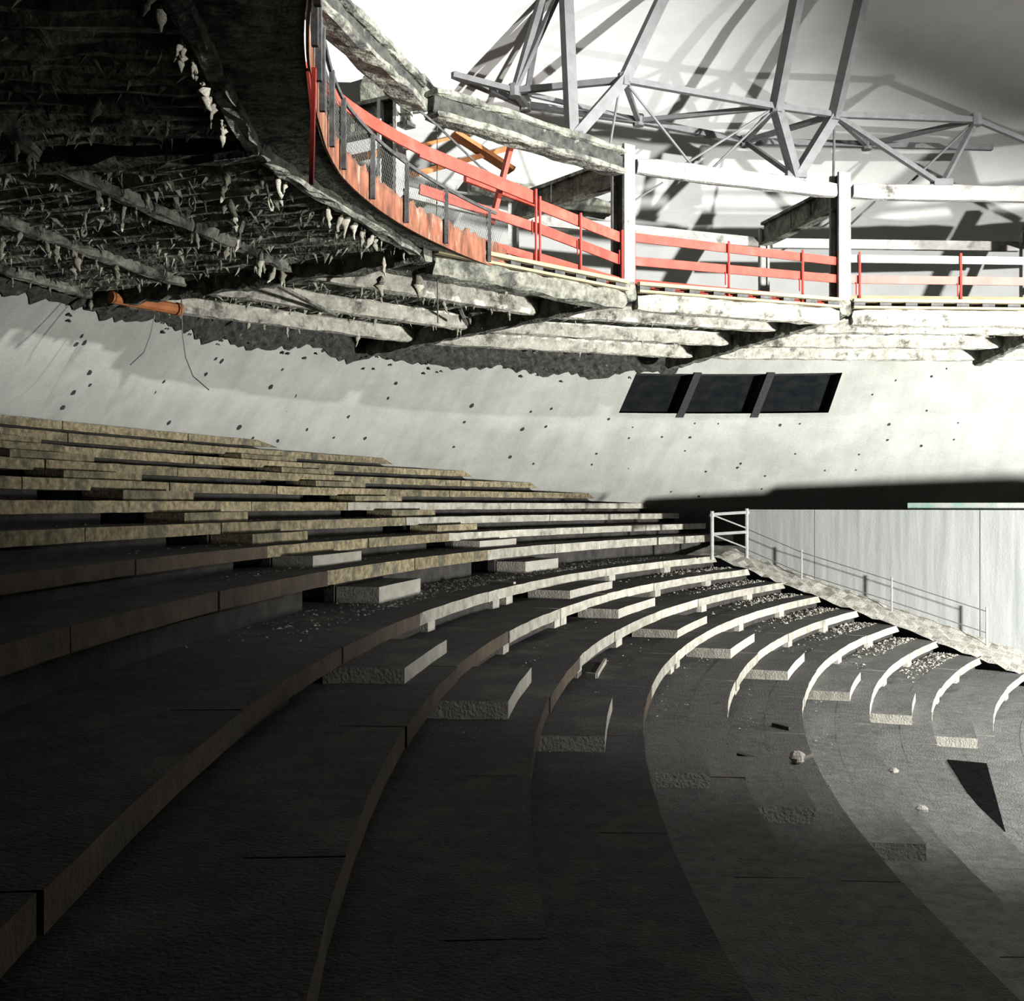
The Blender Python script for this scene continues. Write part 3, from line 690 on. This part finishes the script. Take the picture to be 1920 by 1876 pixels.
for q in np.arange(-0.6, 1.3, st):
    for sg in (1, -1): mb.tube([cur(q, z0), cur(q+sg*st*5.0, z1)], 0.0022, 3)
o = mb.build('wire_mesh', 'wire', par); o['kind'] = 'stuff'

# scaffold boards and braces behind the parapet, red and orange
def board(name, a, b, w_, h_, mt, label, cat='board'):
    mb = MB(); mb.beam(a, b, w_, h_); return tag(mb.build(name, mt), label, cat)
board('scaffold_brace', px(963, 252, 15.3), px(921, 420, 15.1), .09, .06, 'red', 'leaning red scaffold brace crossing the broad red board', 'brace')
board('scaffold_board', px(776, 327, 16.2), px(1010, 262, 18.5), .20, .08, 'orange', 'lower long orange board rising to the right behind the parapet')
board('scaffold_board', px(770, 277, 16.4), px(935, 236, 18.6), .24, .05, 'orange', 'upper orange board under the gallery roof behind the parapet')
board('scaffold_board', px(668, 296, 14.2), px(715, 285, 14.8), .12, .09, 'orange', 'short rusty board end beside the grey column behind the parapet')
board('scaffold_board', px(850, 250, 17.0), px(960, 320, 17.4), .25, .06, 'orange', 'short orange board laid across the scaffold under the ring beam')
board('scaffold_board', px(872, 330, 16.4), px(1000, 378, 17.6), .06, .16, 'red', 'dark red board behind the broad red top board')
# sloping slabs and ducts seen inside the gallery, left of the tall column
mb = MB(); mb.rough_beam(px(700, 185, 15.2), px(835, 165, 18.2), .5, .55, .03, .3, seed=5); tag(mb.build('crusted_beam', 'spray_mid'), 'thick crusted beam end at the top behind the red curved rail', 'beam')
mb = MB(); mb.rough_beam(px(880, 345, 19.5), px(1140, 395, 20.5), .3, .30, .02, .3, seed=6); tag(mb.build('crusted_beam', 'spray_mid'), 'grimy beam behind the broad red board, left of the tall column', 'beam')
# hanging strips, wires, cables
mb = MB(); a_ = px(589, 128, 7.9); b_ = px(584, 345, 7.9); mb.beam(a_, b_, .03, .045, up=(0, 1, 0)); tag(mb.build('red_strip', 'red_post'), 'narrow red strip hanging vertically beside the parapet', 'strip')
mb = MB(); mb.beam(px(577, 130, 8.0), px(588, 235, 8.0), .02, .05, up=(0, 1, 0)); tag(mb.build('red_board', 'red'), 'upright red board end at the near end of the parapet', 'board')
mb = MB(); mb.tube([px(820, 200, 14.2), px(819, 400, 14.2), px(821, 605, 14.2)], 0.010, 5); tag(mb.build('hanging_cable', 'wire'), 'thin dark cable hanging straight down past the parapet end', 'cable')
mb = MB(); mb.tube([px(700, 132, 13.2), px(760, 185, 13.6), px(820, 235, 14.0), px(900, 312, 14.8), px(985, 372, 15.4)], 0.016, 5); tag(mb.build('guy_cable', 'steel_dark'), 'thin dark line sloping down across the gallery opening', 'cable')
for pts, lb in ((((290, 590), (283, 625), (270, 660), (244, 684)), 'left of the two thin wires dangling in front of the shell wall'), (((340, 555), (342, 625), (348, 670), (362, 705), (392, 731)), 'right of the two thin wires dangling in front of the shell wall')):
    mb = MB(); mb.tube([px(u, v, 16.0) for u, v in pts], 0.008, 4); tag(mb.build('dangling_wire', 'wire'), lb, 'wire', 'dangling wires')
mb = MB(); mb.tube([pz(208, 557, H+.02), pz(336, 580, H+.0)], 0.09, 10); mb.tube([pz(330, 578.5, H), pz(338, 580, H)], 0.10, 10); tag(mb.build('rusty_pipe', 'orange'), 'rusty orange pipe under the ceiling edge at far left', 'pipe')
board('fallen_lath', pz(520, 535, H-.03), pz(630, 592, H-.05), .07, .04, 'spray_mid', 'grey lath fallen askew under the ceiling beams', 'lath')
board('fallen_lath', pz(855, 560, H+.2), pz(875, 608, H+.0), .05, .03, 'spray_mid', 'short lath hanging between the pale ceiling beams', 'lath')
board('orange_plank', pz(845, 538, H+.42), pz(960, 552, H+.42), .25, .04, 'orange', 'orange plank lying in the gap above the pale ceiling beams', 'plank')

# ------------------------------------------------------------------ steel trusses
tr_ = thing('roof_truss', ch(2, .5, RIN, ZT), 'grey steel space truss springing from the gallery ring towards the dome', 'truss')
B1, B2, B3 = ch(1, .7, RIN, ZT), ch(2, .77, RIN, ZT), ch(3, .42, RIN, ZT)
B0 = ch(1, .05, RIN, ZT); B4 = ch(4, .2, RIN, ZT)
T1, T2, T3 = pz(1170, 150, 6.0), pz(1455, 200, 6.0), pz(1565, 215, 6.0)
T0_ = pz(965, 170, 6.0); T4 = pz(1830, 225, 6.0)
U0, U1, U2, U3, U4 = pz(1020, -20, 7.2), pz(1060, -40, 7.3), pz(1500, -30, 7.3), pz(1622, -30, 7.3), pz(1250, -20, 7.3)
O0, O1, O2, O3, O4 = pz(985, 197, 6.15), pz(1197, 226, 6.15), pz(1397, 265, 6.15), pz(1625, 271, 6.15), pz(1860, 277, 6.15)
Y0 = pz(850, 140, 6.15)
for a_, b_ in ((B1, U1), (B1, T1), (T1, U4), (B2, T2), (T2, U2), (B2, T3), (T3, U3)):
    d = (b_-a_).normalized(); mb = MB(); mb.beam(a_, b_, 0.15, 0.15, up=(0.45, -0.9, 0)); mb.build('strut', 'steel', tr_)
for a_, b_, s in ((B3, T3, .075), (B3, T4, .07), (T1, T2, .085), (T2, T3, .085), (T3, T4, .085), (T0_, T1, .085), (T1, O1, .07), (T2, O2, .08), (T2, O1, .07), (T3, O2, .08), (T3, O3, .07), (O0, O1, .10), (O1, O2, .10), (O2, O3, .10), (O3, O4, .09), (O2, B2, .07), (T0_, O0, .09), (T0_, U0, .09), (T0_, U1, .07), (T0_, O1, .06), (O0, U0, .08), (Y0, O0, .09), (Y0, T0_, .08), (T4, O3, .07), (T4, B4, .07)):
    mb = MB(); mb.beam(a_, b_, s, s); mb.build('truss_member', 'steel', tr_)
for a_, b_ in ((T1, pz(1308, 323, ZT)), (T2, pz(1268, 318, ZT)), (T2, pz(1326, 325, ZT)), (T3, pz(1562, 362, ZT)), (pz(1160, 175, 5.95), pz(1143, 275, ZT)), (T4, pz(1690, 358, ZT)), (pz(1160, 175, 5.95), T1), (px(1640, 378, 21), px(1572, 442, 20.4)), (px(1243, 342, 20), px(1170, 388, 20))):
    mb = MB(); mb.tube([a_, b_], 0.02, 6); mb.build('tie_rod', 'steel', tr_)
for p in (T0_, T1, T2, T3, T4, O0, O1, O2, O3):
    mb = MB(); mb.tube([p-Vector((0, 0, .09)), p+Vector((0, 0, .09))], [.09, .09], 8); mb.build('node', 'steel', tr_)
for p in (B1, B2, B3):
    mb = MB(); mb.box((p.x, p.y, p.z+.03), (.3, .2, .1)); mb.build('base_plate', 'steel', tr_)

# ------------------------------------------------------------------ loose things on the treads
def ontier(u, v, k): return pz(u, v, th(k))
p = ontier(1495, 1432, 3)
mb = MB(); b = len(mb.v)
for i in range(7):
    f_ = math.pi*i/6
    for j in range(10):
        a = 2*math.pi*j/10; s = 0.075*(1+random.uniform(-.12, .12)); mb.v.append((p.x+s*math.sin(f_)*math.cos(a), p.y+s*math.sin(f_)*math.sin(a), p.z+0.062-s*.85*math.cos(f_)))
for i in range(6):
    for j in range(10): q = b+i*10+j; r = b+i*10+(j+1) % 10; mb.f.append((q, r, r+10, q+10))
mb.tube([p+Vector((.05, -.03, .06)), p+Vector((.13, -.04, .09))], .018, 6)
tag(mb.build('debris_lump', 'step'), 'small pale round lump of debris lying on a lower tread', 'debris')
a_, b_ = ontier(1382, 1420, 3), ontier(1452, 1441, 3)
board('loose_lath', a_+Vector((0, 0, .03)), b_+Vector((0, 0, .03)), .07, .05, 'riser', 'dark lath lying on a lower tread near the round lump', 'lath')
a_, b_ = ontier(1450, 1362, 3), ontier(1482, 1370, 3)
board('loose_lath', a_+Vector((0, 0, .025)), b_+Vector((0, 0, .025)), .05, .04, 'riser', 'short dark lath on a lower tread above the round lump', 'lath')
a_, b_ = ontier(915, 1092, 8), ontier(965, 1095, 8)
board('loose_lath', a_+Vector((0, 0, .02)), b_+Vector((0, 0, .02)), .05, .03, 'step', 'thin pale lath lying on the gravel cross-aisle', 'lath')
q0, q1, q2 = ontier(1099, 1270, 5), ontier(1118, 1272, 5), ontier(1135, 1243, 5)
mb = MB()
mb.beam(q0+Vector((0, 0, .03)), q1+Vector((0, 0, .03)), .03, .06); mb.beam(q1+Vector((0, 0, .03)), q2+Vector((0, 0, .03)), .03, .06)
tag(mb.build('angle_bracket', 'step'), 'pale L-shaped curb piece on the tread beside the near stair', 'bracket')
for (u, v, k) in ((1675, 1448, 1), (1728, 1520, 1), (490, 1117, 8), (1003, 1047, 8)):
    p = ontier(u, v, k); mb = MB(); s = .05; rd = random.Random(u)
    for ring_z, f_ in ((0, 1), (.5, 1.0), (1.0, .45)):
        for a in range(7): mb.v.append((p.x+s*f_*math.cos(a*.9)*rd.uniform(.8, 1.4), p.y+s*f_*math.sin(a*.9)*rd.uniform(.8, 1.4), p.z+s*ring_z*1.1))
    for i in range(2):
        for a in range(7): q = i*7+a; r = i*7+(a+1) % 7; mb.f.append((q, r, r+7, q+7))
    mb.f.append(tuple(14+a for a in range(7)))
    lb = {1675: 'pale stone on a lower tread at right, nearer the tier edge', 1728: 'pale stone on a lower tread at lower right', 490: 'pale lump under the edge of the first tier above the cross-aisle', 1003: 'pale stone in the dark gap beside the farther stair'}[u]
    tag(mb.build('stone', 'step'), lb, 'stone')
mb = MB(); mb.hexa([ontier(1776, 1425, 0), ontier(1850, 1432, 0), ontier(1885, 1560, 0), ontier(1822, 1500, 0)], [x+Vector((0, 0, .012)) for x in (ontier(1776, 1425, 0), ontier(1850, 1432, 0), ontier(1885, 1560, 0), ontier(1822, 1500, 0))])  # thin black patch standing in for an unidentified dark shape
tag(mb.build('black_patch', 'black'), 'flat black patch on the tread at the lower right edge', 'sheet')

# ------------------------------------------------------------------ the work mast carrying the floodlights (to the right of the frame)
zf = th(K0-1)-0.01
for nm, (mx_, my_), L_, D_, sz in (('low', (15.1, 8.2), LAMP_LOW, DIR_LOW, 1.1), ('tall', (10.2, 4.3), LAMP_HIGH, DIR_HIGH, .55)):
    t = thing('light_mast', P(mx_, my_, zf), nm+' work-light mast with a floodlight, on the stage floor', 'lamp', 'work-light masts')
    mb = MB(); mb.tube([P(mx_, my_, zf+.05), Vector((mx_, my_, L_.z+.1))], [.06, .04], 10); mb.build('pole', 'galv', t)
    for a in (0.3, 2.4, 4.5):
        mb = MB(); mb.tube([P(mx_, my_, zf+.9), P(mx_+.8*math.cos(a), my_+.8*math.sin(a), zf+.02)], .025, 6); mb.build('leg', 'galv', t)
    mb = MB(); mb.beam(L_-D_*.22, L_-D_*.01, sz, sz); lh_ = mb.build('lamp_head', 'steel_dark', t)
    mb = MB(); mb.tube([L_-D_*.2, Vector((mx_, my_, L_.z))], .03, 6); mb.build('arm', 'galv', t)
    e_ = L_+D_*(.12 if nm == 'tall' else .03); az = lambda g: Vector((-math.sin(math.radians(g)), math.cos(math.radians(g)), 0))
    def door(fn, up, ln, near):  # unseen plates added at the lamp heads to cut off the beams
        mb = MB(); gs = list(range(-60, 131, 10)); nr = [e_+az(g)*near+Vector((0, 0, up)) for g in gs]; fr = [e_+(az(g)+Vector((0, 0, math.tan(math.radians(fn(g))))))*ln for g in gs]
        for i_ in range(len(gs)-1):
            mb.quad(nr[i_], nr[i_+1], fr[i_+1], fr[i_]); k_ = Vector((0, 0, .01)); mb.quad(nr[i_]+k_, nr[i_+1]+k_, fr[i_+1]+k_, fr[i_]+k_)
        mb.build('added_barn_door', 'steel_dark', lh_)
    if nm == 'tall':
        door(lambda g: np.interp(g, [-30, 0, 16, 30, 75], [2, 4, 7, 13, 18]), .16, 1.2, .12)
        door(lambda g: -4.0, -.16, 1.6, .12)
    else:
        door(lambda g: 23.0, .56, 1.9, .05)
